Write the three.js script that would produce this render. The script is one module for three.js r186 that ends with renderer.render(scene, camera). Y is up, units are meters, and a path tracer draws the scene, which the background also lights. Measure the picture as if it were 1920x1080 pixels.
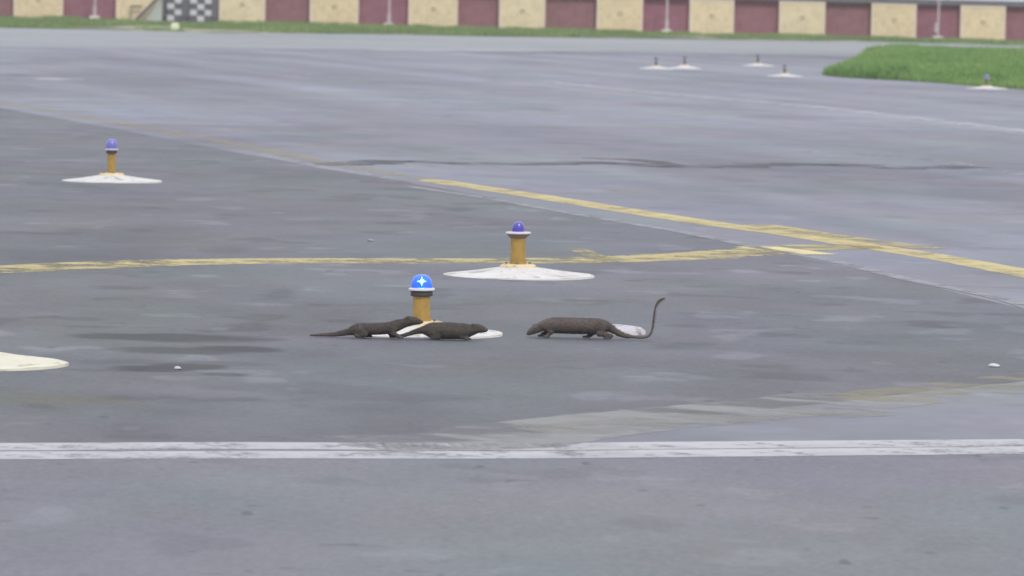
import * as THREE from 'three';
import { MarchingCubes } from 'three/addons/objects/MarchingCubes.js';
import { RoundedBoxGeometry } from 'three/addons/geometries/RoundedBoxGeometry.js';
import { mergeGeometries, mergeVertices } from 'three/addons/utils/BufferGeometryUtils.js';

// ------------------------------------------------------------------ camera, sky, sun, exposure
const FPX = 9500, CAMH = 2.0, K = FPX / 7000;                               // long zoom: focal length in pixels of a 1920 px wide frame
const scene = new THREE.Scene();
const camera = new THREE.PerspectiveCamera(2 * Math.atan(540 / FPX) * 180 / Math.PI, 16 / 9, 0.5, 6000);
camera.position.set(0, CAMH, 0);
camera.rotation.order = 'YXZ';
camera.rotation.set(-Math.atan(540 / FPX), 0, 0.024);       // looks down a little, held slightly askew
camera.focus = 30; camera.userData.fStop = 6.5;
camera.updateMatrixWorld();

function skyTexture() {                                      // even overcast, brighter overhead
  const w = 256, h = 128, d = new Float32Array(w * h * 4);
  for (let j = 0; j < h; j++) for (let i = 0; i < w; i++) {
    const el = ((j + 0.5) / h - 0.5) * Math.PI, s = Math.max(0, Math.sin(el));
    const u = i / w * Math.PI * 2;
    const cl = 1 + 0.05 * Math.sin(3 * u + 4 * el) * Math.cos(el) + 0.035 * Math.sin(7 * u - 9 * el + 1.3) * Math.cos(el);
    const L = (0.62 + 0.55 * s) * cl, k = (j * w + i) * 4;
    d[k] = L * 0.955; d[k + 1] = L * 0.985; d[k + 2] = L * 1.075; d[k + 3] = 1;
  }
  const t = new THREE.DataTexture(d, w, h, THREE.RGBAFormat, THREE.FloatType);
  t.mapping = THREE.EquirectangularReflectionMapping; t.magFilter = t.minFilter = THREE.LinearFilter; t.needsUpdate = true;
  return t;
}
scene.background = skyTexture();
scene.environment = scene.background;
const sun = new THREE.DirectionalLight(0xfff4e6, 1.2);      // hazy sun behind the cloud, high above and behind the viewer, to the right
sun.position.set(25, 62, 0); sun.target.position.set(0, 0, -60);
sun.castShadow = true; sun.shadow.radius = 26; sun.shadow.mapSize.set(2048, 2048);
Object.assign(sun.shadow.camera, { left: -60, right: 60, top: 130, bottom: -200, near: 1, far: 400 });
scene.add(sun, sun.target);
const renderer = new THREE.WebGLRenderer({ antialias: true });
renderer.setSize(1024, 576);
renderer.toneMapping = THREE.LinearToneMapping;
renderer.toneMappingExposure = 1.12;
renderer.shadowMap.enabled = true;

scene.fog = new THREE.FogExp2(0xdfe4ec, 0.00026);            // thin damp haze that pales the far wall

// ------------------------------------------------------------------ helpers
let seed = 20240611;
const rnd = () => { seed = (seed + 0x6D2B79F5) | 0; let t = Math.imul(seed ^ (seed >>> 15), 1 | seed); t = (t + Math.imul(t ^ (t >>> 7), 61 | t)) ^ t; return ((t ^ (t >>> 14)) >>> 0) / 4294967296; };
const rr = (a, b) => a + (b - a) * rnd();
const PERM = new Float32Array(65536); for (let i = 0; i < 65536; i++) PERM[i] = rnd();
function vn(x, y) {
  const xi = Math.floor(x), yi = Math.floor(y); let fx = x - xi, fy = y - yi;
  fx = fx * fx * (3 - 2 * fx); fy = fy * fy * (3 - 2 * fy);
  const h = (a, b) => PERM[(Math.imul(a, 73856093) ^ Math.imul(b, 19349663)) & 65535];
  const a = h(xi, yi), b = h(xi + 1, yi), c = h(xi, yi + 1), d = h(xi + 1, yi + 1);
  return a + (b - a) * fx + (c - a) * fy + (a - b - c + d) * fx * fy;
}
const fbm = (x, y, o) => { let s = 0, a = 0.5, n = 0; for (let i = 0; i < o; i++) { s += a * vn(x, y); n += a; a *= 0.5; x = x * 2.03 + 17.7; y = y * 2.03 + 5.3; } return s / n; };
const sst = (a, b, x) => { const t = Math.min(1, Math.max(0, (x - a) / (b - a))); return t * t * (3 - 2 * t); };
const enc = v => 255 * (v <= 0.0031308 ? v * 12.92 : 1.055 * Math.pow(Math.min(1, v), 1 / 2.4) - 0.055);
const ENC = new Uint8Array(4096); for (let i = 0; i < 4096; i++) ENC[i] = Math.round(enc(i / 4095));
const e8 = v => ENC[Math.max(0, Math.min(4095, (v * 4095) | 0))];
function colorTex(w, h, fn) {                                // fn(u, v) gives linear rgb
  const d = new Uint8Array(w * h * 4);
  for (let j = 0; j < h; j++) for (let i = 0; i < w; i++) { const c = fn((i + 0.5) / w, (j + 0.5) / h), k = (j * w + i) * 4; d[k] = e8(c[0]); d[k + 1] = e8(c[1]); d[k + 2] = e8(c[2]); d[k + 3] = 255; }
  const t = new THREE.DataTexture(d, w, h); t.colorSpace = THREE.SRGBColorSpace; t.magFilter = THREE.LinearFilter; t.minFilter = THREE.LinearMipmapLinearFilter; t.generateMipmaps = true;
  t.wrapS = t.wrapT = THREE.RepeatWrapping; t.needsUpdate = true; return t;
}
function greyTex(w, h, fn) {
  const d = new Uint8Array(w * h * 4);
  for (let j = 0; j < h; j++) for (let i = 0; i < w; i++) { const c = Math.max(0, Math.min(255, 255 * fn((i + 0.5) / w, (j + 0.5) / h))), k = (j * w + i) * 4; d[k] = d[k + 1] = d[k + 2] = c; d[k + 3] = 255; }
  const t = new THREE.DataTexture(d, w, h); t.magFilter = THREE.LinearFilter; t.wrapS = t.wrapT = THREE.RepeatWrapping; t.needsUpdate = true; return t;
}
const rgb = (r, g, b) => new THREE.Color().setRGB(r, g, b);
const mat = (c, rough = 0.8, o = {}) => new THREE.MeshStandardMaterial({ color: c, roughness: rough, ...o });
const ray = (px, py) => new THREE.Vector3((px - 960) / FPX, -(py - 540) / FPX, -1).applyQuaternion(camera.quaternion);
function ground(px, py) { const d = ray(px, py), t = -CAMH / d.y; return new THREE.Vector3(d.x * t, 0, d.z * t); }
const taken = {};
const numbered = n => { const k = taken[n] = (taken[n] ?? -1) + 1; return k ? `${n}_${String(k).padStart(3, '0')}` : n; };
function sh(m) { m.castShadow = m.receiveShadow = true; return m; }
function part(name, geo, material, parent) { const m = sh(new THREE.Mesh(geo, material)); m.name = name; parent.add(m); return m; }
function top(o, name, label, category, group) { o.name = numbered(name); o.userData = { label, category }; if (group) o.userData.group = group; scene.add(o); return o; }
function struct(name, geo, material, label) { const m = sh(new THREE.Mesh(geo, material)); m.name = numbered(name); m.userData.kind = 'structure'; if (label) m.userData.label = label; scene.add(m); return m; }

// a flat sheet from an outline of [x, depth] points, uv over the given rectangle
function sheet(name, pts, y, material, [x0, x1, d0, d1]) {
  const s = new THREE.Shape(pts.map(p => new THREE.Vector2(p[0], p[1])));
  const g = new THREE.ShapeGeometry(s); const uv = g.attributes.uv, p = g.attributes.position;
  for (let i = 0; i < p.count; i++) uv.setXY(i, (p.getX(i) - x0) / (x1 - x0), (p.getY(i) - d0) / (d1 - d0));
  g.rotateX(-Math.PI / 2); g.translate(0, y, 0);
  return struct(name, g, material);
}
const gp = (px, py) => { const v = ground(px, py); return [v.x, -v.z]; };

// ------------------------------------------------------------------ ground and pavements
{
  const g = new THREE.PlaneGeometry(5000, 5000); g.rotateX(-Math.PI / 2); g.translate(0, 0, -1800);
  const uv = g.attributes.uv; for (let i = 0; i < uv.count; i++) uv.setXY(i, uv.getX(i) * 250, uv.getY(i) * 250);
  struct('ground', g, mat(0xffffff, 1, { map: colorTex(256, 256, (u, v) => { const n = fbm(u * 12, v * 12, 4); return [0.10 + 0.05 * n, 0.11 + 0.05 * n, 0.06 + 0.02 * n]; }) }));
}
// weathered asphalt: tone patches, cool and warm drifts, grain, pale scuffs, dark spots
function asphalt(w, h, [x0, x1, d0, d1], base, o) {
  return colorTex(w, h, (u, v) => {
    const x = x0 + u * (x1 - x0), d = d0 + v * (d1 - d0);
    let L = 1 + o.coarse * (fbm(x * o.sx + 3, d * o.sz + 9, 4) - 0.5) + o.mid * (fbm(x * 1.7, d * 1.1 + 40, 4) - 0.5) + o.grain * (vn(x * 55, d * 40) - 0.5) + o.grain * 0.7 * (PERM[(Math.imul((x * 160) | 0, 7919) ^ Math.imul((d * 160) | 0, 104729)) & 65535] - 0.5);
    const pale = sst(0.69, 0.80, fbm(x * 2.3 + 80, d * 1.6, 3)), dk = sst(0.66, 0.80, fbm(x * 1.9 - 30, d * 1.5 + 200, 3));
    L *= 1 + o.pale * pale - o.dark * dk;
    const spot = sst(0.93, 0.97, vn(x * 9 + 5, d * 9)); const fleck = sst(0.955, 0.985, vn(x * 8 - 40, d * 8 + 13)); L *= 1 - 0.42 * o.spot * spot + 0.28 * o.spot * fleck;
    const tint = fbm(x * 0.9 + 300, d * 0.5, 2) - 0.5, t2 = fbm(x * 0.8 - 90, d * 0.45 + 60, 2) - 0.5;
    const c = [base[0] * L * (1 + 0.16 * tint), base[1] * L * (1 - 0.05 * tint + 0.10 * t2), base[2] * L * (1 - 0.14 * t2)];
    if (o.extra) o.extra(c, x, d);
    return c;
  });
}
const asphaltBump = greyTex(512, 512, (u, v) => 0.6 * PERM[((u * 512) | 0) * 641 + ((v * 512) | 0) * 77 & 65535] + 0.4 * vn(u * 128, v * 128));
const ROUGH = 0.7;
// far apron, light and sun-bleached
const RA = [-46, 46, 20 * K, 205 * K];
const SA = gp(1030, 155), SB = gp(1920, 245), SL = Math.hypot(SB[0] - SA[0], SB[1] - SA[1]), SU = [(SB[0] - SA[0]) / SL, (SB[1] - SA[1]) / SL];
const apronTex = asphalt(1024, 1800, RA, [0.190, 0.196, 0.230], { coarse: 0.55, sx: 0.10, sz: 0.055, mid: 0.22, grain: 0.10, pale: 0.16, dark: 0.16, spot: 0,
  extra(c, x, d) { const s = sst(0.55, 0.72, fbm(x * 0.05 + d * 0.012 + 7, d * 0.22 - x * 0.10, 3)); const al = x * SU[0] + d * SU[1], ac = -x * SU[1] + d * SU[0], lane = fbm(al * 0.035, ac * 0.75 + 20, 3) - 0.5, pat = sst(0.6, 0.75, fbm(x * 0.4 + 60, d * 0.16, 3)); for (let k = 0; k < 3; k++) c[k] *= (1 + 0.13 * s) * (1 + 0.55 * lane) * (1 - 0.16 * pat); } });
sheet('apron_pavement', [[-46, 9], [46, 9], [46, 205 * K], [-46, 205 * K]], 0.0062, mat(0xffffff, ROUGH, { map: apronTex }), RA);
// pale perimeter road in front of the wall
const RP = [-60, 60, 135 * K, 260 * K];
sheet('perimeter_road', [gp(-400, 84), gp(0, 88), gp(780, 93), gp(1600, 101), gp(2350, 116), gp(2350, 88), gp(1920, 82), gp(1440, 76), gp(960, 70), gp(400, 61), gp(0, 53), gp(-400, 46)], 0.008,
  mat(0xffffff, 0.9, { map: asphalt(700, 700, RP, [0.27, 0.285, 0.295], { coarse: 0.35, sx: 0.09, sz: 0.05, mid: 0.08, grain: 0.06, pale: 0.1, dark: 0.1, spot: 0 }) }), RP);
// the darker taxiway
const RT = [-11, 9, 15 * K, 70 * K];
const stain = (x, d, px, pd, hw, hd, k) => { const a = (x - px) / hw, b = (d - pd) / (hd * K), q = a * a + b * b; return q > 2.2 ? 0 : k * sst(1.35, 0.3, q + 1.0 * (fbm(x * 5, d * 4, 3) - 0.5)); };
const stains = [[340, 636, .55, .28, .62], [250, 634, .38, .24, .55], [440, 657, .30, .2, .62], [330, 660, .38, .22, .52], [285, 693, .28, .19, .66], [345, 690, .24, .18, .62], [415, 705, .13, .11, .5], [170, 615, .2, .1, .25], [660, 605, .2, .15, .25], [560, 730, .5, .3, .2], [700, 745, .5, .25, .2], [420, 470, .2, .5, .2], [250, 440, .8, 1.3, .18], [130, 395, 1, 1.2, .14], [880, 420, .6, .8, .16], [1600, 470, .5, .6, .15], [1750, 610, .5, .3, .14]].map(q => [...gp(q[0], q[1]), q[2], q[3], q[4]]);
const dustSpot = gp(90, 752);
const taxiTex = asphalt(1200, 1900, RT, [0.117, 0.121, 0.136], { coarse: 0.60, sx: 0.28, sz: 0.16, mid: 0.46, grain: 0.2, pale: 0.34, dark: 0.26, spot: 0.7,
  extra(c, x, d) { let s = 0; for (const q of stains) s = Math.max(s, stain(x, d, ...q)); const yl = stain(x, d, ...dustSpot, .5, .3, .9); for (let k = 0; k < 3; k++) c[k] *= 1 - s; c[2] *= 1 - 0.22 * yl; c[0] *= 1 + 0.06 * yl; c[1] *= 1 + 0.06 * yl; } });
const edgePts = [[-700, 90], [-300, 150], [0, 203], [220, 243], [500, 298], [760, 342], [1090, 402], [1420, 466], [1700, 527], [1920, 582], [2150, 650], [2150, 690], [1920, 716], [1650, 746], [1500, 764], [1250, 787], [1020, 812], [880, 832], [400, 839], [0, 842], [-700, 850]].map(p => gp(...p));
{
  const c = new THREE.CatmullRomCurve3(edgePts.map(p => new THREE.Vector3(p[0], 0, p[1])), true, 'catmullrom', 0.12).getPoints(700);
  sheet('taxiway_asphalt', c.map(p => [p.x + 0.03 * (fbm(p.x * 5, p.z * 5, 3) - .5), p.z + 0.16 * (fbm(p.x * 4 + 9, p.z * 4, 3) - .5)]), 0.0072, mat(0xffffff, ROUGH, { map: taxiTex }), RT);
}
// the lighter strip between the white line and the viewer
const RF = [-6, 6, 6 * K, 18 * K];
const nearTex = asphalt(1200, 1200, RF, [0.151, 0.157, 0.175], { coarse: 0.28, sx: 0.5, sz: 0.4, mid: 0.26, grain: 0.26, pale: 0.16, dark: 0.15, spot: 0.9 });
sheet('runway_shoulder', [[-6, 6 * K], [6, 6 * K], gp(2400, 834), gp(1920, 838), gp(960, 845), gp(0, 846), gp(-500, 848)], 0.0067, mat(0xffffff, ROUGH, { map: nearTex }), RF);

// ------------------------------------------------------------------ painted lines: worn ribbons laid on the asphalt
const wearTex = (c, lo) => greyTex(512, 128, (u, v) => { const x = u * 24, y = v * 6; const n = 0.55 * fbm(x, y, 4) + 0.3 * fbm(x * 5, y * 5, 3) + 0.15 * vn(x * 18, y * 18); return lo + (1 - lo) * sst(c - 0.12, c + 0.14, n); });
const wear = { good: wearTex(0.36, 0.35), worn: wearTex(0.44, 0.15), faint: wearTex(0.52, 0.05), soft: greyTex(512, 128, (u, v) => 0.12 + 0.5 * sst(0.36, 0.66, fbm(u * 14, v * 3, 4))), ghost: greyTex(512, 128, (u, v) => 0.02 + 0.42 * sst(0.40, 0.70, fbm(u * 18 + 5, v * 4, 4))) };
const paintMap = (r, g, b) => colorTex(256, 64, (u, v) => { const n = 0.80 + 0.35 * fbm(u * 18, v * 5, 4); return [r * n, g * n, b * n * 0.98]; });
const yellowMap = paintMap(0.50, 0.425, 0.215), paleYellow = paintMap(0.45, 0.385, 0.195), whiteMap = paintMap(0.44, 0.435, 0.47), greyMap = paintMap(0.27, 0.273, 0.30), tarMap = paintMap(0.105, 0.107, 0.122);
const paint = (map, w) => new THREE.MeshStandardMaterial({ map, alphaMap: wear[w], transparent: true, roughness: 0.8 });
function ribbon(name, pixels, width, y, material, rag = 0.12) {
  const c = new THREE.CatmullRomCurve3(pixels.map(p => ground(p[0], p[1])), false, 'centripetal');
  const n = Math.max(60, pixels.length * 40), P = [], U = [], I = []; const L = c.getLength();
  for (let i = 0; i <= n; i++) {
    const p = c.getPointAt(i / n), t = c.getTangentAt(i / n), s = i / n * L;
    const nx = -t.z, nz = t.x, l = Math.hypot(nx, nz), e = sst(0, 0.02, i / n) * sst(1, 0.98, i / n);
    for (const k of [-1, 1]) {
      const w = k * width * K / 2 * (0.25 + 0.75 * e) * (1 + rag * 2 * (fbm(s * 3.1 + k * 50, 4.4, 3) - 0.5));
      P.push(p.x + nx / l * w, y, p.z + nz / l * w); U.push(s / 4, 0.5 + w / 1.2);
    }
    if (i < n) { const a = i * 2; I.push(a, a + 2, a + 1, a + 1, a + 2, a + 3); }
  }
  const g = new THREE.BufferGeometry();
  g.setAttribute('position', new THREE.Float32BufferAttribute(P, 3)); g.setAttribute('uv', new THREE.Float32BufferAttribute(U, 2)); g.setIndex(I); g.computeVertexNormals();
  if (g.attributes.normal.getY(2) < 0) { const a = g.index.array; for (let i = 0; i < a.length; i += 3) { const q = a[i]; a[i] = a[i + 1]; a[i + 1] = q; } g.computeVertexNormals(); }
  return struct(name, g, material);
}
const white = paint(whiteMap, 'good'), whiteWorn = paint(whiteMap, 'worn'), yellow = paint(yellowMap, 'good'), yellowWorn = paint(paleYellow, 'worn'), yellowFaint = paint(paleYellow, 'faint'), greyFaint = paint(greyMap, 'worn'), tar = paint(tarMap, 'worn');
// the double white line
ribbon('white_line', [[-500, 843], [0, 841], [480, 839], [960, 841], [1400, 837], [1920, 833], [2400, 829]], 0.255, 0.0080, white, 0.06);
ribbon('white_line', [[-500, 858], [0, 857], [480, 856], [960, 856], [1400, 852], [1920, 847], [2400, 842]], 0.26, 0.0080, white, 0.06);
// yellow taxiway lines
ribbon('yellow_line', [[-400, 522], [0, 507], [250, 496], [500, 491], [800, 491], [1060, 490], [1250, 484], [1400, 475], [1510, 466], [1640, 463]], 0.50, 0.0080, yellowWorn);
ribbon('yellow_line', [[540, 292], [620, 307], [740, 328], [850, 345.5]], 0.24, 0.0089, paint(paleYellow, 'ghost'));
ribbon('yellow_line', [[800, 337.5], [860, 347], [1000, 368], [1200, 400], [1330, 420], [1480, 440], [1620, 462], [1760, 484], [1920, 514], [2100, 552]], 0.29, 0.0080, yellow);
ribbon('yellow_line', [[-300, 140], [30, 198], [220, 231], [400, 264], [560, 296]], 0.30, 0.0080, paint(paleYellow, 'ghost'));
ribbon('yellow_line', [[1420, 423], [1600, 450], [1750, 468]], 0.26, 0.0089, yellowWorn);
ribbon('yellow_line', [[1415, 464], [1470, 471], [1530, 479]], 0.30, 0.0089, paint(paintMap(0.62, 0.54, 0.30), 'good'));
ribbon('yellow_line', [[1080, 468], [1110, 480], [1140, 492]], 0.12, 0.0089, yellowFaint);
ribbon('yellow_line', [[1600, 752], [1700, 745], [1800, 735], [1920, 720], [2100, 700]], 0.5, 0.0084, paint(paintMap(0.36, 0.34, 0.23), 'ghost'));
// pale pavement seams and old white edge lines
ribbon('pale_edge_line', [[480, 290], [560, 306], [620, 318], [760, 340]], 0.14, 0.0089, paint(greyMap, 'good'));
ribbon('pale_edge_line', [[760, 350], [900, 371], [1090, 405], [1300, 441], [1430, 468], [1540, 487], [1700, 525], [1880, 563], [1960, 590]], 0.10, 0.0089, paint(greyMap, 'good'));
ribbon('pale_edge_line', [[640, 836], [900, 829], [1020, 811], [1250, 786], [1500, 764], [1660, 746]], 0.60, 0.0080, paint(paintMap(0.37, 0.37, 0.375), 'soft'));
ribbon('pale_edge_line', [[1000, 812], [1180, 800], [1400, 786], [1640, 772]], 0.40, 0.0084, paint(paintMap(0.34, 0.335, 0.31), 'ghost'));
ribbon('faded_apron_line', [[1020, 153], [1200, 172], [1360, 186], [1500, 198], [1660, 216], [1800, 232], [2000, 258]], 0.35, 0.0070, paint(paintMap(0.42, 0.43, 0.48), 'worn'));
ribbon('faded_apron_line', [[85, 149], [115, 148], [160, 149]], 0.5, 0.0070, white);
ribbon('faded_apron_line', [[0, 98], [200, 108], [420, 124], [640, 150]], 0.3, 0.0070, greyFaint);
ribbon('faded_apron_line', [[900, 140], [1100, 148], [1400, 160], [1700, 180], [2000, 208]], 0.28, 0.0070, greyFaint);
ribbon('faded_apron_line', [[1500, 284], [1700, 296], [1920, 330]], 0.2, 0.0070, greyFaint);
ribbon('road_edge_line', [[700, 94], [960, 95], [1300, 98], [1600, 104], [1760, 107]], 0.7, 0.0080, paint(paintMap(0.5, 0.52, 0.54), 'good'));
// dark tar filled seams wandering across the apron
ribbon('tar_seam', [[560, 309], [660, 308], [760, 303], [900, 309], [1010, 308], [1150, 306], [1260, 314], [1400, 312], [1560, 309], [1660, 316], [1830, 313]], 0.55, 0.0070, paint(tarMap, 'soft'), 1.2);
ribbon('tar_seam', [[1090, 297], [1180, 300], [1270, 312]], 0.3, 0.0077, tar, 1.0);
ribbon('tar_seam', [[880, 99], [1100, 101], [1300, 104], [1600, 110]], 1.2, 0.0077, paint(paintMap(0.12, 0.122, 0.135), 'faint'), 0.8);
ribbon('tar_seam', [[0, 141], [30, 141], [70, 143]], 0.5, 0.0070, tar, 0.8);

// ------------------------------------------------------------------ perimeter wall
const WA = ground(0, 34), WB = ground(1920, 80);
const wdir = WB.clone().sub(WA).normalize(), wnor = new THREE.Vector3(-wdir.z, 0, wdir.x);   // wnor points to the viewer
if (wnor.z < 0) wnor.negate();
const wallTurn = Math.atan2(-wdir.z, wdir.x);
function onWall(px, py, out = 0) { const d = ray(px, py), o = WA.clone().addScaledVector(wnor, out).sub(camera.position), t = o.dot(wnor) / d.dot(wnor); const p = d.clone().multiplyScalar(t).add(camera.position); return [p.clone().sub(WA).dot(wdir), p.y]; }
const wx = px => onWall(px, 40)[0];
{
  const W = new THREE.Group(); W.position.copy(WA); W.rotation.y = wallTurn;
  top(W, 'perimeter_wall', 'long boundary wall with alternating cream and maroon painted panels under a grey coping', 'wall');
  const plaster = (r, g, b) => mat(0xffffff, 0.92, { map: colorTex(256, 256, (u, v) => { const n = 0.86 + 0.28 * fbm(u * 9 + r * 90, v * 9, 4), st = sst(0.55, 0.8, fbm(u * 26 + 4, v * 3, 3)) * 0.10; return [r * n * (1 - st), g * n * (1 - st), b * n * (1 - st)]; }) });
  const creams = [plaster(0.75, 0.635, 0.42), plaster(0.77, 0.66, 0.445), plaster(0.74, 0.625, 0.405)], maroons = [plaster(0.30, 0.148, 0.17), plaster(0.285, 0.15, 0.16), plaster(0.31, 0.142, 0.18)];
  const trim = plaster(0.76, 0.66, 0.56), cop = plaster(0.17, 0.17, 0.185), foot = plaster(0.38, 0.365, 0.33), ink = mat(rgb(0.30, 0.25, 0.17), 0.9);
  const H = 2.36, edges = [[-320, -235], [-148, -60], [25, 118], [217, 300], [410, 497], [580, 672], [765, 858], [935, 1022], [1118, 1205], [1292, 1376], [1460, 1547], [1633, 1718], [1800, 1885], [1970, 2055], [2140, 2225]];
  edges.forEach(([a, b], i) => {
    const x0 = wx(a), x1 = wx(b), w = x1 - x0, cx = (x0 + x1) / 2;
    const g = new RoundedBoxGeometry(w, H, 0.62, 2, 0.02); g.translate(cx, H / 2, -0.14);
    const p = part('cream_panel', g, creams[i % 3], W);
    if (i !== 3) {
      // raised border and a small painted motif
      const bw = 0.13, z = 0.17;
      const bar = (w2, h2, x, y) => { const q = new RoundedBoxGeometry(w2, h2, 0.03, 1, 0.006); q.translate(x, y, z + 0.014); return q; };
      part('border', mergeGeometries([bar(bw, H - 0.06, x0 + 0.03 + bw / 2, H / 2), bar(bw, H - 0.06, x1 - 0.03 - bw / 2, H / 2), bar(w - 0.06 - 2 * bw, bw, cx, H - 0.03 - bw / 2)]), trim, p);
      const geo = [];
      const ey = H * 0.53, ring = new THREE.TorusGeometry(0.10, 0.022, 5, 14); ring.translate(cx, ey, z); geo.push(ring);
      for (let k = 0; k < 6; k++) { const q = new THREE.SphereGeometry(0.035, 6, 4); q.scale(1, 1, 0.4); q.translate(cx + 0.15 * Math.cos(k * Math.PI / 3), ey + 0.15 * Math.sin(k * Math.PI / 3), z); geo.push(q); }
      part('painted_motif', mergeGeometries(geo), ink, p);
    }
    // the maroon bay to the right of it
    if (i < edges.length - 1 && i !== 3) {
      const n0 = x1, n1 = wx(edges[i + 1][0]);
      const mg = new THREE.BoxGeometry(n1 - n0, H - 0.01, 0.16); mg.translate((n0 + n1) / 2, H / 2, -0.34); part('maroon_panel', mg, maroons[i % 3], W);
      const fg = new RoundedBoxGeometry(n1 - n0 + 0.5, 0.10, 0.9, 2, 0.03); fg.translate((n0 + n1) / 2, 0.03, 0.65); part('footing_slab', fg, foot, W);
    }
  });
  const xa = wx(-330), xb = wx(2235);
  const cg = new RoundedBoxGeometry(xb - xa, 0.34, 0.5, 2, 0.03); cg.translate((xa + xb) / 2, H + 0.17, -0.06); part('coping', cg, cop, W);
}
// gate bay with checkered posts and a slanting boom, set into the wall
{
  const dark = mat(rgb(0.13, 0.13, 0.15), 0.75), light = mat(rgb(0.62, 0.62, 0.64), 0.8), greyM = mat(rgb(0.20, 0.20, 0.225), 0.6), board = mat(rgb(0.50, 0.54, 0.50), 0.85);
  const at = (x, out, o) => { o.position.copy(WA).addScaledVector(wdir, x).addScaledVector(wnor, out); o.rotation.y = wallTurn; return o; };
  const ph = 2.34, cell = 0.39;
  function post(px0, px1, cols, off, label) {
    const x0 = wx(px0), x1 = wx(px1), w = x1 - x0, g = at((x0 + x1) / 2, 0.05, new THREE.Group());
    top(g, 'checkered_post', label, 'post', 'checkered gate posts');
    const b = new RoundedBoxGeometry(w, ph, 0.4, 2, 0.03); b.translate(0, ph / 2, 0); part('shaft', b, dark, g);
    for (let r = 0; r < 6; r++) for (let c = 0; c < cols; c++) if ((r + c + off) % 2 === 0) {
      const q = new RoundedBoxGeometry(w / cols * 0.94, cell * 0.94, 0.03, 2, 0.012); q.translate(-w / 2 + (c + 0.5) * w / cols, 0.08 + (r + 0.5) * cell, 0.205); part('check_tile', q, light, g);
    }
  }
  post(313, 341, 2, 0, 'narrow dark post with two columns of white checks beside the grey gate');
  post(356, 397, 3, 1, 'wide dark post with three columns of white checks beside the grey gate');
  const x0 = wx(300), x1 = wx(410);
  const gate = at((x0 + x1) / 2, -0.12, new THREE.Group()); top(gate, 'metal_gate', 'grey sheet metal gate behind the two checkered posts', 'gate');
  const gw = (x1 - x0) / 4;
  for (let k = 0; k < 4; k++) { const q = new RoundedBoxGeometry(gw - 0.02, 2.25, 0.05, 2, 0.01); q.translate(-(x1 - x0) / 2 + (k + 0.5) * gw, 1.17, 0); part('panel', q, greyM, gate); }
  for (const y of [0.3, 1.9]) { const q = new THREE.BoxGeometry(x1 - x0 - 0.02, 0.09, 0.06); q.translate(0, y, 0.058); part('rail', q, dark, gate); }
  // slanting dark boom with a pale board behind it
  const br = at(wx(258), 0.75, new THREE.Group()); top(br, 'slanted_boom', 'dark slanting strut with a pale triangular board leaning beside the checkered posts', 'strut');
  const run = wx(302) - wx(258), rise = 1.62, len = Math.hypot(run, rise), ang = Math.atan2(rise, run);
  const bg = new RoundedBoxGeometry(len * 1.25, 0.2, 0.14, 2, 0.03); bg.translate(len * 0.625, 0.1, 0); bg.rotateZ(ang); part('boom', bg, dark, br);
  const tri = new THREE.Shape([new THREE.Vector2(0.5, 0.02), new THREE.Vector2(1.62, 0.02), new THREE.Vector2(1.62, 1.5), new THREE.Vector2(1.5, 1.5)]);
  const tg = new THREE.ExtrudeGeometry(tri, { depth: 0.06, bevelEnabled: false }); tg.translate(0, 0, -0.25); part('board', tg, board, br);
  const hg = new RoundedBoxGeometry(0.75, 0.12, 0.1, 2, 0.02); hg.translate(-0.1, 0.98, -0.25); part('crossbar', hg, dark, br);
  const sg = new THREE.CylinderGeometry(0.05, 0.05, 0.98, 8); sg.translate(-0.42, 0.49, -0.25); part('stand', sg, mat(rgb(.3, .3, .22), .8), br);
}
// thin pale posts standing in front of the wall
{
  const pw = mat(rgb(0.52, 0.46, 0.50), 0.6), pb = mat(rgb(0.66, 0.63, 0.56), 0.9), pc = mat(rgb(0.30, 0.29, 0.36), 0.7);
  [[180, 'thin pale post with white block foot, nearest to the checkered posts'], [730, 'thin pale post on white block foot, second along the wall from the gate'], [1249, 'thin pale post on white block foot, third along the wall from the gate'], [1756, 'thin pale post with white block foot behind the tall grass']].forEach(([px, label], i) => {
    const g = new THREE.Group(), x = wx(px); g.position.copy(WA).addScaledVector(wdir, x).addScaledVector(wnor, 1.3); g.rotation.y = wallTurn;
    top(g, 'wall_post', label, 'post', 'posts along the wall');
    const f = new RoundedBoxGeometry(0.66, 0.30, 0.5, 2, 0.06); f.translate(0, 0.15, 0); part('foot', f, pb, g);
    const s = new THREE.CylinderGeometry(0.065, 0.075, 2.5, 12); s.translate(0, 1.5, 0); part('shaft', s, pw, g);
    const sl = new THREE.CylinderGeometry(i === 3 ? 0.09 : 0.12, 0.12, 0.62, 12); sl.translate(i === 3 ? -0.14 : 0, 0.3 + 0.31 + (i === 3 ? 0.25 : 0), 0.06); part('sleeve', sl, pw, g);
    const c = new RoundedBoxGeometry(0.5, 0.09, 0.12, 2, 0.02); c.translate(0, 2.62, 0); part('cross_arm', c, pc, g);
  });
}

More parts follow.
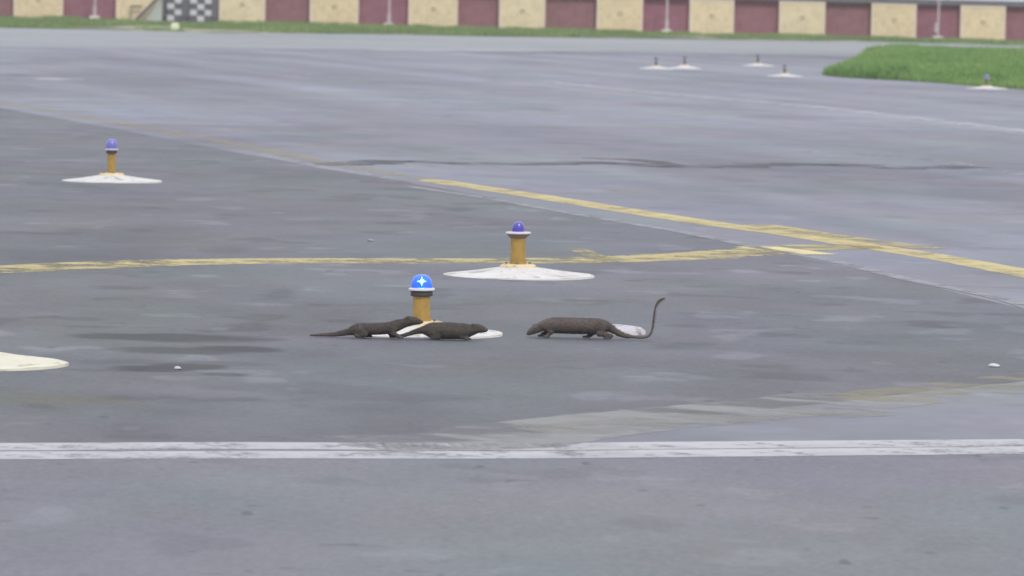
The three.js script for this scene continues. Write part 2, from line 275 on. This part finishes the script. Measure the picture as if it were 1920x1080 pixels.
// ------------------------------------------------------------------ grass
function blades(n, h, w, spread) {
  const P = [], N = [];
  for (let k = 0; k < n; k++) {
    const a = rnd() * 6.283, r = spread * Math.sqrt(rnd()), x = r * Math.cos(a), z = r * Math.sin(a), f = rnd() * 6.283, hh = h * rr(0.55, 1.1), lean = rr(0.1, 0.6) * hh, dx = Math.cos(f), dz = Math.sin(f), ww = w * rr(0.6, 1.2);
    const A = [x - dz * ww, 0, z + dx * ww], B = [x + dz * ww, 0, z - dx * ww], C = [x - dz * ww * .7 + dx * lean * .35, hh * .6, z + dx * ww * .7 + dz * lean * .35], D = [x + dz * ww * .7 + dx * lean * .35, hh * .6, z - dx * ww * .7 + dz * lean * .35], T = [x + dx * lean, hh, z + dz * lean];
    P.push(...A, ...B, ...C, ...B, ...D, ...C, ...C, ...D, ...T);
  }
  const g = new THREE.BufferGeometry(); g.setAttribute('position', new THREE.Float32BufferAttribute(P, 3)); g.computeVertexNormals(); return g;
}
function inside(p, poly) { let c = false; for (let i = 0, j = poly.length - 1; i < poly.length; j = i++) if ((poly[i][1] > p[1]) !== (poly[j][1] > p[1]) && p[0] < (poly[j][0] - poly[i][0]) * (p[1] - poly[i][1]) / (poly[j][1] - poly[i][1]) + poly[i][0]) c = !c; return c; }
const leafMat = new THREE.MeshPhysicalMaterial({ color: 0xffffff, roughness: 0.85, transmission: 0.25, thickness: 0 });
const GI = [[1548, 142], [1590, 146], [1680, 151], [1760, 156], [1830, 162], [1920, 168], [2250, 192], [2250, 112], [1920, 98], [1800, 95], [1690, 92], [1640, 96], [1605, 118], [1580, 134]].map(p => gp(...p));
function scatter(name, label, category, poly, count, geo, scaleFn, colorFn, y) {
  const xs = poly.map(p => p[0]), ds = poly.map(p => p[1]), X0 = Math.min(...xs), X1 = Math.max(...xs), D0 = Math.min(...ds), D1 = Math.max(...ds);
  const m = sh(new THREE.InstancedMesh(geo, leafMat, count)), M = new THREE.Matrix4(), Q = new THREE.Quaternion(), UP = new THREE.Vector3(0, 1, 0), C = new THREE.Color();
  let k = 0, guard = 0;
  while (k < count && guard++ < count * 60) {
    const x = rr(X0, X1), d = D0 + (D1 - D0) * rnd(); if (!inside([x, d], poly)) continue;
    if (rnd() > Math.pow(D0 / d, 1.2)) continue;
    const s = scaleFn(x, d); if (s <= 0.02) continue;
    Q.setFromAxisAngle(UP, rnd() * 6.283); M.compose(new THREE.Vector3(x, y, -d), Q, new THREE.Vector3(s * rr(.9, 1.3), s * rr(.8, 1.2), s * rr(.9, 1.3))); m.setMatrixAt(k, M);
    m.setColorAt(k, colorFn(C, x, d)); k++;
  }
  m.count = k; m.instanceMatrix.needsUpdate = true; m.instanceColor.needsUpdate = true;
  top(m, name, label, category); m.userData.kind = 'stuff'; return m;
}
{
  const RG = [5, 60, 90 * K, 200 * K];
  sheet('grass_island_soil', GI, 0.0125, mat(0xffffff, 1, { map: colorTex(512, 512, (u, v) => { const n = fbm(u * 60, v * 120, 4); return [0.07 + 0.05 * n, 0.11 + 0.07 * n, 0.04 + 0.03 * n]; }) }), RG);
  const weeds = [[1560, 141, .4], [1590, 143, .5], [1624, 104, .9], [1668, 149, .5], [1690, 150, .6], [1712, 143, .5], [1765, 146, .4], [1866, 163, .5]].map(w => [...gp(w[0], w[1]), w[2]]);
  const weed = (x, d) => { let s = 0; for (const w of weeds) s = Math.max(s, w[2] * Math.exp(-(((x - w[0]) / 0.22) ** 2 + ((d - w[1]) / 3) ** 2))); return s; };
  const tuft = blades(7, 0.27, 0.014, 0.12);
  scatter('island_grass', 'lush green grass growing on the island beside the apron', 'grass', GI, 70000, tuft,
    (x, d) => 0.5 + 0.8 * sst(0.35, 0.75, fbm(x * 0.55, d * 0.3, 3)) + weed(x, d), (C, x, d) => { const n = fbm(x * 0.4 + 9, d * 0.2, 3), q = rnd(); if (weed(x, d) > 0.35 + 0.5 * q) return C.setRGB(0.07 + 0.03 * q, 0.14 + 0.05 * q, 0.06); return C.setRGB(0.16 + 0.12 * n + 0.05 * q, 0.30 + 0.12 * n + 0.06 * q, 0.10 + 0.06 * n); }, 0.02);
  const VG = [[-500, 42], [0, 52], [200, 56], [400, 62], [700, 64], [960, 69], [1200, 71], [1440, 75], [1700, 80], [1920, 86], [2300, 94], [2300, 89], [1920, 79.5], [960, 56.5], [0, 33.5], [-500, 22]].map(p => gp(...p));
  const RV = [-60, 60, 170 * K, 260 * K];
  sheet('grass_verge_soil', VG, 0.0125, mat(0xffffff, 1, { map: colorTex(1024, 512, (u, v) => { const n = fbm(u * 70, v * 30, 4), b = sst(0.5, 0.66, fbm(u * 40 + 3, v * 9 + 8, 3)); return [0.10 + 0.05 * n + 0.20 * b, 0.115 + 0.06 * n + 0.17 * b, 0.06 + 0.03 * n + 0.15 * b]; }) }), RV);
  scatter('verge_grass', 'patchy dull green grass strip along the foot of the boundary wall', 'grass', VG, 26000, blades(6, 0.22, 0.016, 0.2),
    (x, d) => 1.2 * sst(0.36, 0.62, fbm(x * 0.28 + 40, d * 0.12, 3)), (C, x, d) => { const n = fbm(x * 0.3, d * 0.2 + 70, 3), q = rnd(); return C.setRGB(0.14 + 0.13 * n + 0.04 * q, 0.225 + 0.14 * n + 0.04 * q, 0.09 + 0.06 * n); }, 0.016);
}

// ------------------------------------------------------------------ taxiway edge lights on shallow concrete discs
const lathe = (pts, seg = 48) => new THREE.LatheGeometry(pts.map(p => new THREE.Vector2(p[0], p[1])), seg);
const concreteTex = (r, g, b, s) => colorTex(256, 128, (u, v) => { const n = 0.88 + 0.2 * fbm(u * 24 + s, v * 8, 4), st = sst(0.60, 0.78, fbm(u * 14 - s, v * 5 + s, 4)) * 0.38 + sst(0.72, 0.8, fbm(u * 40 + s, v * 16, 3)) * 0.3; return [r * n * (1 - st), g * n * (1 - st * 1.06), b * n * (1 - st * 1.25)]; });
const baseWhite = mat(0xffffff, 0.85, { map: concreteTex(0.64, 0.63, 0.615, 3) }), baseCream = mat(0xffffff, 0.85, { map: concreteTex(0.66, 0.65, 0.53, 11) }), collarM = mat(0xffffff, 0.85, { map: concreteTex(0.72, 0.60, 0.40, 21) });
const ochre = mat(0xffffff, 0.6, { map: colorTex(128, 128, (u, v) => { const n = 0.8 + 0.4 * fbm(u * 12, v * 12, 4), s = 1 - 0.35 * sst(0.66, 0.78, fbm(u * 9 + 4, v * 5, 3)); return [0.37 * n * s, 0.24 * n * s, 0.058 * n * s]; }) });
const darkRing = mat(rgb(0.06, 0.055, 0.055), 0.6), brownCone = mat(rgb(0.17, 0.125, 0.09), 0.7), flangeM = mat(rgb(0.66, 0.62, 0.68), 0.45), bolt = mat(rgb(0.25, 0.25, 0.26), 0.4, { metalness: 0.7 });
const blueGlass = new THREE.MeshPhysicalMaterial({ color: rgb(0.085, 0.06, 0.42), roughness: 0.22, clearcoat: 0.8, clearcoatRoughness: 0.15 });
const lilacGlass = new THREE.MeshPhysicalMaterial({ color: rgb(0.16, 0.16, 0.52), roughness: 0.3, clearcoat: 0.7, clearcoatRoughness: 0.2 });
function edgeLight(px, py, o, label, group) {
  const { R = 0.53, H = 0.062, pole = 0.05, poleH = 0.225, dome = 0.046, domeH = 0.07, flange = 0.086, base = baseWhite, glass = blueGlass, lit = false, detail = true, tilt = 0.015, poleMat = ochre, head = 'flange' } = o;
  const g = new THREE.Group(); g.position.copy(ground(px, py)); g.rotation.y = rr(0, 6); g.position.y += 0.004 + Math.abs(tilt) * R * 0.75; g.rotation.order = 'ZYX'; g.rotation.z = tilt;
  top(g, 'taxiway_edge_light', label, 'edge light', group);
  const bumpR = r => r;
  const disc = lathe([[0.0, H], [R * 0.20, H], [R * 0.30, H * 0.90], [R * 0.6, H * 0.50], [R * 0.9, H * 0.19], [R * 0.97, H * 0.12], [R, H * 0.05], [R * 1.0, -0.03]], 72);
  { const p = disc.attributes.position; for (let i = 0; i < p.count; i++) { const x = p.getX(i), z = p.getZ(i), r = Math.hypot(x, z); if (r > 0.2) { const a = Math.atan2(z, x), k = 1 + 0.025 * (fbm(Math.cos(a) * 3 + px, Math.sin(a) * 3 + py, 3) - 0.5) * 2; p.setX(i, x * k); p.setZ(i, z * k); } } disc.computeVertexNormals(); }
  part('concrete_base', disc, base, g);
  const col = lathe([[0, H + 0.022], [0.105, H + 0.022], [0.128, H + 0.014], [0.135, H - 0.012]], 32); part('collar', col, collarM, g);
  const y0 = H + 0.01, y1 = y0 + poleH;
  part('pole', lathe([[pole * 1.12, y0], [pole * 1.12, y0 + 0.03], [pole, y0 + 0.036], [pole * 0.97, y1]], 28), poleMat, g);
  if (detail) for (let k = 0; k < 4; k++) { const b = new THREE.CylinderGeometry(0.011, 0.011, 0.014, 6); b.translate(0.085 * Math.cos(k * 1.571 + .4), H + 0.028, 0.085 * Math.sin(k * 1.571 + .4)); part('bolt', b, bolt, g); }
  if (head === 'flange') part('neck', lathe([[pole * 0.97, y1], [flange * 0.92, y1 + 0.028], [flange * 0.92, y1 + 0.034]], 28), brownCone, g);
  else part('neck', lathe([[pole * 0.97, y1 - 0.002], [flange * 0.86, y1 + 0.004], [flange * 0.86, y1 + 0.03], [pole * 0.8, y1 + 0.034]], 28), darkRing, g);
  const yf = y1 + 0.034;
  part('flange', lathe([[0, yf], [flange, yf], [flange * 1.02, yf + 0.006], [flange, yf + 0.014], [dome * 1.05, yf + 0.017], [0, yf + 0.017]], 32), flangeM, g);
  const yd = yf + 0.014, pts = []; for (let k = 0; k <= 12; k++) { const a = k / 12 * Math.PI / 2; pts.push([Math.max(0.0001, dome * Math.pow(Math.cos(a), 0.7)), yd + domeH * (0.25 + 0.75 * Math.sin(a)) * (k ? 1 : 0)]); }
  if (!lit) part('lens', lathe(pts, 28), glass, g);
  else {
    const gl = new THREE.MeshPhysicalMaterial({ color: rgb(0.10, 0.30, 0.92), roughness: 0.12, transmission: 0.55, thickness: 0, clearcoat: 0.6 });
    const lens = part('lens', lathe(pts, 28), gl, g);
    const em = new THREE.MeshStandardMaterial({ color: 0x111122, emissive: rgb(0.55, 0.78, 1), emissiveIntensity: 26 });
    const v = new THREE.OctahedronGeometry(1, 0); v.scale(0.0075, 0.030, 0.0075); const h1 = new THREE.OctahedronGeometry(1, 0); h1.scale(0.030, 0.0075, 0.0075); const core = new THREE.OctahedronGeometry(0.0125, 2);
    for (const q of [v, h1, core]) q.translate(0, yd + domeH * 0.5, 0.0);
    g.rotation.y = 0;
    part('lamp_cross', mergeGeometries([v, h1, core]), em, lens);
    const L = new THREE.PointLight(new THREE.Color(0.3, 0.55, 1), 0.05, 6); L.position.set(0, yd + domeH * 0.5, 0.014); L.castShadow = true; L.name = 'lamp_glow'; lens.add(L);
  }
  return g;
}
edgeLight(971, 519, { R: 0.55, poleH: 0.195, pole: 0.055, dome: 0.045, domeH: 0.075, flange: 0.09 }, 'unlit violet-blue edge light on a wide white disc behind the yellow line');
edgeLight(790, 627, { R: 0.485, H: 0.05, poleH: 0.158, pole: 0.052, dome: 0.062, domeH: 0.082, flange: 0.077, lit: true, head: 'ring' }, 'glowing blue edge light with a white cross gleam, two dark animals before its disc');
edgeLight(209, 341, { R: 0.53, poleH: 0.215, pole: 0.042, dome: 0.062, domeH: 0.105, flange: 0.066, glass: lilacGlass, head: 'ring' }, 'edge light with faded lilac lens on a white disc, alone on the dark taxiway');
edgeLight(-62, 684, { R: 0.53, base: baseCream, H: 0.065 }, 'cream disc base of an edge light cut off by the picture border');
const farPole = mat(rgb(0.15, 0.145, 0.14), 0.8), farGlass = mat(rgb(0.11, 0.11, 0.16), 0.5);
const farG = 'far edge lights on the apron';
edgeLight(1230, 129.5, { detail: false, poleMat: farPole, glass: farGlass, pole: 0.04, flange: 0.06, poleH: 0.13, dome: 0.05, domeH: 0.1, R: 0.55, H: 0.07 }, 'far edge light on a white disc overlapping another disc');
edgeLight(1284, 129, { detail: false, poleMat: farPole, glass: farGlass, pole: 0.04, flange: 0.06, poleH: 0.13, dome: 0.05, domeH: 0.1, R: 0.5, H: 0.09, base: mat(0xffffff, 0.9, { map: concreteTex(0.62, 0.61, 0.63, 31) }) }, 'far edge light on a greyer disc that overlaps a whiter one');
edgeLight(1421, 124, { detail: false, poleMat: farPole, glass: farGlass, pole: 0.045, flange: 0.07, poleH: 0.15, dome: 0.06, domeH: 0.1, R: 0.55, H: 0.07 }, 'far edge light by itself, close to the pale road line', farG);
edgeLight(1471, 143.5, { detail: false, poleMat: farPole, glass: farGlass, pole: 0.04, flange: 0.06, poleH: 0.13, dome: 0.05, domeH: 0.08, R: 0.52, H: 0.06 }, 'far edge light close to the tip of the grass island', farG);
edgeLight(1850, 167, { detail: false, poleMat: farPole, pole: 0.035, flange: 0.06, poleH: 0.15, dome: 0.06, domeH: 0.1, R: 0.56, H: 0.06, glass: lilacGlass }, 'far edge light with its lens against the tall green grass');
// a low bare base without a lamp, behind the animal with the raised tail
{
  const g = new THREE.Group(); g.position.copy(ground(1151, 627)); top(g, 'bare_concrete_base', 'low grey round base without a lamp behind the tail of the lone animal', 'base');
  part('disc', lathe([[0, 0.052], [0.12, 0.052], [0.165, 0.045], [0.19, 0.028], [0.196, -0.01]], 40), mat(0xffffff, 0.85, { map: concreteTex(0.52, 0.51, 0.55, 5) }), g);
  part('cover_plate', lathe([[0, 0.059], [0.05, 0.059], [0.056, 0.055], [0.056, 0.045]], 24), mat(rgb(0.42, 0.42, 0.45), 0.5), g);
}
// small cream marker block on the verge
{
  const m = sh(new THREE.Mesh((() => { const a = new RoundedBoxGeometry(0.40, 0.36, 0.4, 3, 0.05); a.translate(0, 0.18, 0); const b = new RoundedBoxGeometry(0.3, 0.08, 0.3, 2, 0.02); b.translate(0, 0.40, 0); return mergeGeometries([a.toNonIndexed(), b.toNonIndexed()]); })(), mat(rgb(0.74, 0.76, 0.56), 0.85)));
  m.position.copy(ground(328, 59)); top(m, 'marker_block', 'small cream marker block on the grass verge below the checkered posts', 'marker');
}
// pale stones and scraps on the pavement
function pebble(px, py, w, h, label, m, group) {
  const g = mergeVertices(new THREE.IcosahedronGeometry(1, 2)), p = g.attributes.position;
  for (let i = 0; i < p.count; i++) { const k = 0.8 + 0.45 * fbm(p.getX(i) * 1.4 + px, p.getY(i) * 1.4 + p.getZ(i) + py, 3); p.setXYZ(i, p.getX(i) * k * w / 2, Math.max(-0.3, p.getY(i)) * k * h, p.getZ(i) * k * w * 0.38); }
  g.computeVertexNormals(); const o = sh(new THREE.Mesh(g, m)); o.position.copy(ground(px, py)); o.position.y = 0.3 * h + 0.008; o.rotation.y = rr(0, 3); return top(o, 'stone', label, 'stone', group);
}
const stoneM = mat(rgb(0.55, 0.55, 0.57), 0.9), stoneG = mat(rgb(0.28, 0.28, 0.30), 0.9);
pebble(333, 695, 0.05, 0.012, 'small pale stone lying in the dark stain on the taxiway', stoneM);
pebble(1864, 690, 0.085, 0.014, 'flat pale stone above the worn yellow line near the taxiway edge', stoneM);
pebble(695, 454, 0.07, 0.014, 'tiny pale stone on the dark taxiway behind the yellow line', stoneG);

// ------------------------------------------------------------------ the three animals
const PXM = 0.00318;
const furMat = new THREE.MeshStandardMaterial({ vertexColors: true, roughness: 0.95 });
function mongoose(px, py, face, bones, furLen, base, label, extra = [], tail = null) {
  const G = new THREE.Group(); G.position.copy(ground(px, py)); G.position.y = 0.012; if (face < 0) G.rotation.y = Math.PI;
  top(G, 'mongoose', label, 'mongoose');
  const all = bones.map((b, i) => { if (i) return b; const o = [], T = new THREE.CatmullRomCurve3(b.map(q => new THREE.Vector3(q[0], q[1], q[2])), false, 'centripetal'), n = (b.length - 1) * 3; for (let k = 0; k <= n; k++) { const v = T.getPoint(k / n), f = k / 3, a = Math.min(b.length - 2, Math.floor(f)); o.push([v.x, v.y, v.z, b[a][3] + (b[a + 1][3] - b[a][3]) * sst(0, 1, f - a)]); } return o; }); let lo = [1e9, 1e9, 1e9], hi = [-1e9, -1e9, -1e9];
  for (const b of all) for (const [x, y, z, r] of b) { lo = [Math.min(lo[0], x - r), Math.min(lo[1], y - r), Math.min(lo[2], z - r)]; hi = [Math.max(hi[0], x + r), Math.max(hi[1], y + r), Math.max(hi[2], z + r)]; }
  lo = lo.map(v => v - 4); hi = hi.map(v => v + 4); lo[1] = Math.max(lo[1], -2);
  const N = 88, mc = new MarchingCubes(N, furMat, false, false, 260000); mc.isolation = 0;
  const segs = []; for (const b of all) for (let i = 0; i + 1 < b.length; i++) segs.push([...b[i], ...b[i + 1]]);
  const S = segs.map(s => { const d = [s[4] - s[0], s[5] - s[1], s[6] - s[2]]; return { s, d, l: d[0] * d[0] + d[1] * d[1] + d[2] * d[2], x0: Math.min(s[0] - s[3], s[4] - s[7]) - 8, x1: Math.max(s[0] + s[3], s[4] + s[7]) + 8 }; });
  const half = N / 2;
  for (let i = 0; i < N; i++) { const x = lo[0] + (hi[0] - lo[0]) * ((i - half) / half * 0.5 + 0.5), near = S.filter(q => x > q.x0 && x < q.x1); for (let k = 0; k < N; k++) for (let j = 0; j < N; j++) {
    const y = lo[1] + (hi[1] - lo[1]) * ((j - half) / half * 0.5 + 0.5), z = lo[2] + (hi[2] - lo[2]) * ((k - half) / half * 0.5 + 0.5);
    let D = 60;
    for (const { s, d, l } of near) {
      const ex = x - s[0], ey = y - s[1], ez = z - s[2]; let t = (ex * d[0] + ey * d[1] + ez * d[2]) / l; t = t < 0 ? 0 : t > 1 ? 1 : t;
      const qx = ex - d[0] * t, qy = ey - d[1] * t, qz = ez - d[2] * t, q = Math.sqrt(qx * qx + qy * qy + qz * qz) - (s[3] + (s[7] - s[3]) * t);
      if (q > D + 6) continue; const K = 3.2, h = Math.max(0, K - Math.abs(D - q)) / K; D = Math.min(D, q) - h * h * K * 0.25;
    }
    mc.field[i + j * N + k * N * N] = -Math.max(-40, Math.min(40, D));
  } }
  mc.update();
  const n = mc.count ?? mc.geometry.drawRange.count, P = new Float32Array(n * 3);
  for (let i = 0; i < n; i++) for (let a = 0; a < 3; a++) P[i * 3 + a] = (lo[a] + (hi[a] - lo[a]) * (mc.positionArray[i * 3 + a] * 0.5 + 0.5)) * PXM;
  let g = new THREE.BufferGeometry(); g.setAttribute('position', new THREE.BufferAttribute(P, 3)); g = mergeVertices(g, 1e-5);
  if (tail) {                                                // the thin end of a long tail, swept on from the trunk
    const T = new THREE.CatmullRomCurve3(tail.map(q => new THREE.Vector3(q[0], q[1], q[2])), false, 'centripetal'), n2 = 72, m2 = 12, fr = T.computeFrenetFrames(n2), TP = [], TI = [];
    for (let k = 0; k <= n2; k++) { const t = k / n2, c = T.getPointAt(t), f = T.getUtoTmapping(t) * (tail.length - 1), a = Math.min(tail.length - 2, Math.floor(f)), rad = (tail[a][3] + (tail[a + 1][3] - tail[a][3]) * (f - a)) * (k === n2 ? 0.2 : 1); for (let j = 0; j < m2; j++) { const w = j / m2 * Math.PI * 2; const v = c.clone().addScaledVector(fr.normals[k], Math.cos(w) * rad).addScaledVector(fr.binormals[k], Math.sin(w) * rad).multiplyScalar(PXM); TP.push(v.x, v.y, v.z); if (k < n2) { const b = k * m2 + j, d = k * m2 + (j + 1) % m2; TI.push(b, d, b + m2, d, d + m2, b + m2); } } }
    const tg = new THREE.BufferGeometry(); tg.setAttribute('position', new THREE.Float32BufferAttribute(TP, 3)); tg.setIndex(TI);
    g = mergeGeometries([g, tg]);
  }
 g.computeVertexNormals();
  const p = g.attributes.position, nn = g.attributes.normal, C = new Float32Array(p.count * 3);
  const tone = (x, y, z) => { const s = 0.72 + 0.56 * fbm(x * 150 + px, y * 420 + z * 420, 2); const pt = 0.78 + 0.44 * fbm(x * 16, y * 26 + z * 11, 3); return [base[0] * s * pt, base[1] * s * pt, base[2] * s * pt]; };
  for (let i = 0; i < p.count; i++) { const x = p.getX(i), y = p.getY(i), z = p.getZ(i), c = tone(x, y, z), k = 0.0012 * (fbm(x * 160, y * 220 + z * 220, 2) - 0.5); C.set(c, i * 3); p.setXYZ(i, x + nn.getX(i) * k, Math.max(0.0005, y + nn.getY(i) * k), z + nn.getZ(i) * k); }
  g.setAttribute('color', new THREE.BufferAttribute(C, 3)); g.computeVertexNormals();
  const body = part('body', g, furMat, G);
  // guard hairs lying backwards over the coat
  const idx = g.index.array, nt = idx.length / 3, HP = [], HC = [];
  const A = new THREE.Vector3(), B = new THREE.Vector3(), D3 = new THREE.Vector3(), Nn = new THREE.Vector3(), dir = new THREE.Vector3(), side = new THREE.Vector3();
  const areas = new Float32Array(nt); let tot = 0;
  for (let t = 0; t < nt; t++) { A.fromBufferAttribute(p, idx[t * 3]); B.fromBufferAttribute(p, idx[t * 3 + 1]).sub(A); D3.fromBufferAttribute(p, idx[t * 3 + 2]).sub(A); tot += B.cross(D3).length() / 2; areas[t] = tot; }
  for (let q = 0; q < 12000; q++) {
    const r = rnd() * tot; let a = 0, b = nt - 1; while (a < b) { const m = (a + b) >> 1; if (areas[m] < r) a = m + 1; else b = m; }
    const i0 = idx[a * 3]; A.fromBufferAttribute(p, i0); if (A.y < 0.018) continue; Nn.fromBufferAttribute(g.attributes.normal, i0);
    dir.set(-1, -0.25, rr(-.3, .3)).addScaledVector(Nn, 0.6 + rr(-.2, .3)).normalize(); side.crossVectors(dir, Nn).normalize().multiplyScalar(0.0008);
    const L = furLen * rr(0.6, 1.3) * (A.y > 0.03 ? 1 : 0.6), c = tone(A.x + 1, A.y, A.z), kk = rr(0.65, 1.45);
    HP.push(A.x - side.x, A.y - side.y, A.z - side.z, A.x + side.x, A.y + side.y, A.z + side.z, A.x + dir.x * L, A.y + dir.y * L, A.z + dir.z * L);
    for (let k = 0; k < 3; k++) HC.push(c[0] * kk, c[1] * kk, c[2] * kk);
  }
  const hg = new THREE.BufferGeometry(); hg.setAttribute('position', new THREE.Float32BufferAttribute(HP, 3)); hg.setAttribute('color', new THREE.Float32BufferAttribute(HC, 3)); hg.computeVertexNormals();
  const fur = part('fur', hg, furMat, body); fur.userData.kind = 'stuff';
  const eyeM = mat(rgb(0.02, 0.012, 0.008), 0.15), noseM = mat(rgb(0.03, 0.02, 0.02), 0.4);
  for (const [kind, x, y, z, r] of extra) { const e = new THREE.SphereGeometry(r * PXM, 12, 8); e.translate(x * PXM, y * PXM, z * PXM); part(kind, e, kind === 'eye' ? eyeM : noseM, G); }
  return G;
}
const both = f => [f(1), f(-1)];
const hind = (x, y, s, dx, r) => [[x, y, 7 * s, r], [x + 9 + dx * .4, y * .55, 9 * s, r * .72], [x - 3 + dx, y * .26 + 1, 9 * s, 3.2], [x + 1 + dx, 2.2, 9 * s, 2.6], [x + 10 + dx, 1.8, 9.5 * s, 2.2]];
const fore = (x, y, s, dx, r) => [[x, y, 6 * s, r], [x - 4 + dx * .4, y * .55, 8 * s, r * .66], [x + 2 + dx, y * .22 + 1, 8 * s, 2.9], [x + 3 + dx, 2.2, 8 * s, 2.5], [x + 10 + dx, 1.7, 8.5 * s, 2.1]];
const ears = (x, y, w) => both(s => [[x, y, w * s, 2.8], [x - 2, y + 2, (w + 1.6) * s, 2.1]]);
// creeping to the right with its head lifted, tail trailing along the ground
mongoose(698, 637, 1, [
  [[-114, 2.2, 3, 1.4], [-92, 3, 2, 2.6], [-68, 4.5, 0, 3.6], [-46, 9, 0, 5], [-24, 14.5, 0, 10.5], [4, 16, 0, 10], [30, 18.5, 0, 9.5], [44, 23, 0, 9], [60, 29, 0, 7], [71, 32.5, 0, 7], [80, 32.5, 0, 5], [90, 31, 0, 2.6]],
  hind(-22, 13, 1, -4, 7.5), hind(-22, 13, -1, 10, 7.5), fore(40, 17, 1, 6, 6), fore(40, 17, -1, -8, 6), ...ears(67, 37, 5)],
  0.012, [0.098, 0.086, 0.078], 'dark animal with head raised towards the yellow pole, tail trailing over the asphalt', [['eye', 78, 34.5, 4.6, 1.1], ['eye', 78, 34.5, -4.6, 1.1], ['nose', 91.6, 31, 0, 1.8]]);
// crouched low before the disc, head stretched to the right
mongoose(843, 640, 1, [
  [[-98, 3.5, 6, 1.5], [-82, 6, 5, 2.6], [-64, 12, 3, 3.6], [-48, 16, 0, 5.5], [-30, 15.5, 0, 14], [0, 15.5, 0, 14.5], [26, 15.5, 0, 13], [40, 18, 0, 8.5], [50, 21, 0, 7], [58, 20.5, 0, 5.2], [67, 18.5, 0, 2.7]],
  hind(-32, 12, 1, 2, 8), hind(-32, 12, -1, 9, 8), fore(24, 12, 1, 4, 6.5), fore(24, 12, -1, -3, 6.5), ...ears(46, 25.5, 5)],
  0.012, [0.098, 0.088, 0.076], 'dark crouching animal directly in front of the glowing light, head towards the white disc rim', [['eye', 56, 22.5, 4.4, 1.1], ['eye', 56, 22.5, -4.4, 1.1], ['nose', 68.6, 18.6, 0, 1.8]]);
// walking to the left, nose to the ground, long tail held up at its end
mongoose(1066, 637, -1, [
  [[-116, 4.8, 0, 3.0], [-104, 6.5, 0, 3.6], [-90, 12, 0, 4.8], [-72, 22, 0, 7.5], [-54, 22.5, 0, 14], [-8, 22.5, 0, 14.5], [28, 22.5, 0, 14], [43, 22.5, 0, 9.5], [53, 19.5, 0, 6.6], [61, 16, 0, 7.4], [67.5, 12, 0, 5.4], [72, 8.5, 0, 3.8], [76, 6, 0, 2.3]],
  hind(-58, 19, 1, 20, 8.5), hind(-60, 19, -1, -16, 8), fore(40, 18, 1, 6, 7), fore(40, 18, -1, -4, 7), ...ears(57, 22, 5.6)],
  0.013, [0.130, 0.110, 0.102], 'brown-grey animal apart from the other two, its tail tip raised high', [['eye', 66.5, 15, 4.9, 1.1], ['eye', 66.5, 15, -4.9, 1.1], ['nose', 77.4, 5.4, 0, 1.7]],
  [[-108, 5.6, 0, 3.2], [-118, 4.6, 0, 2.9], [-140, 4, 0, 2.3], [-150, 8, 0, 2.1], [-155, 20, 0, 1.7], [-157.5, 40, 0, 1.9], [-160, 60, 0, 1.7], [-166, 72, 1, 2.6], [-172, 76, 2, 2.4], [-178, 78, 2, 1.0]]);

renderer.render(scene, camera);
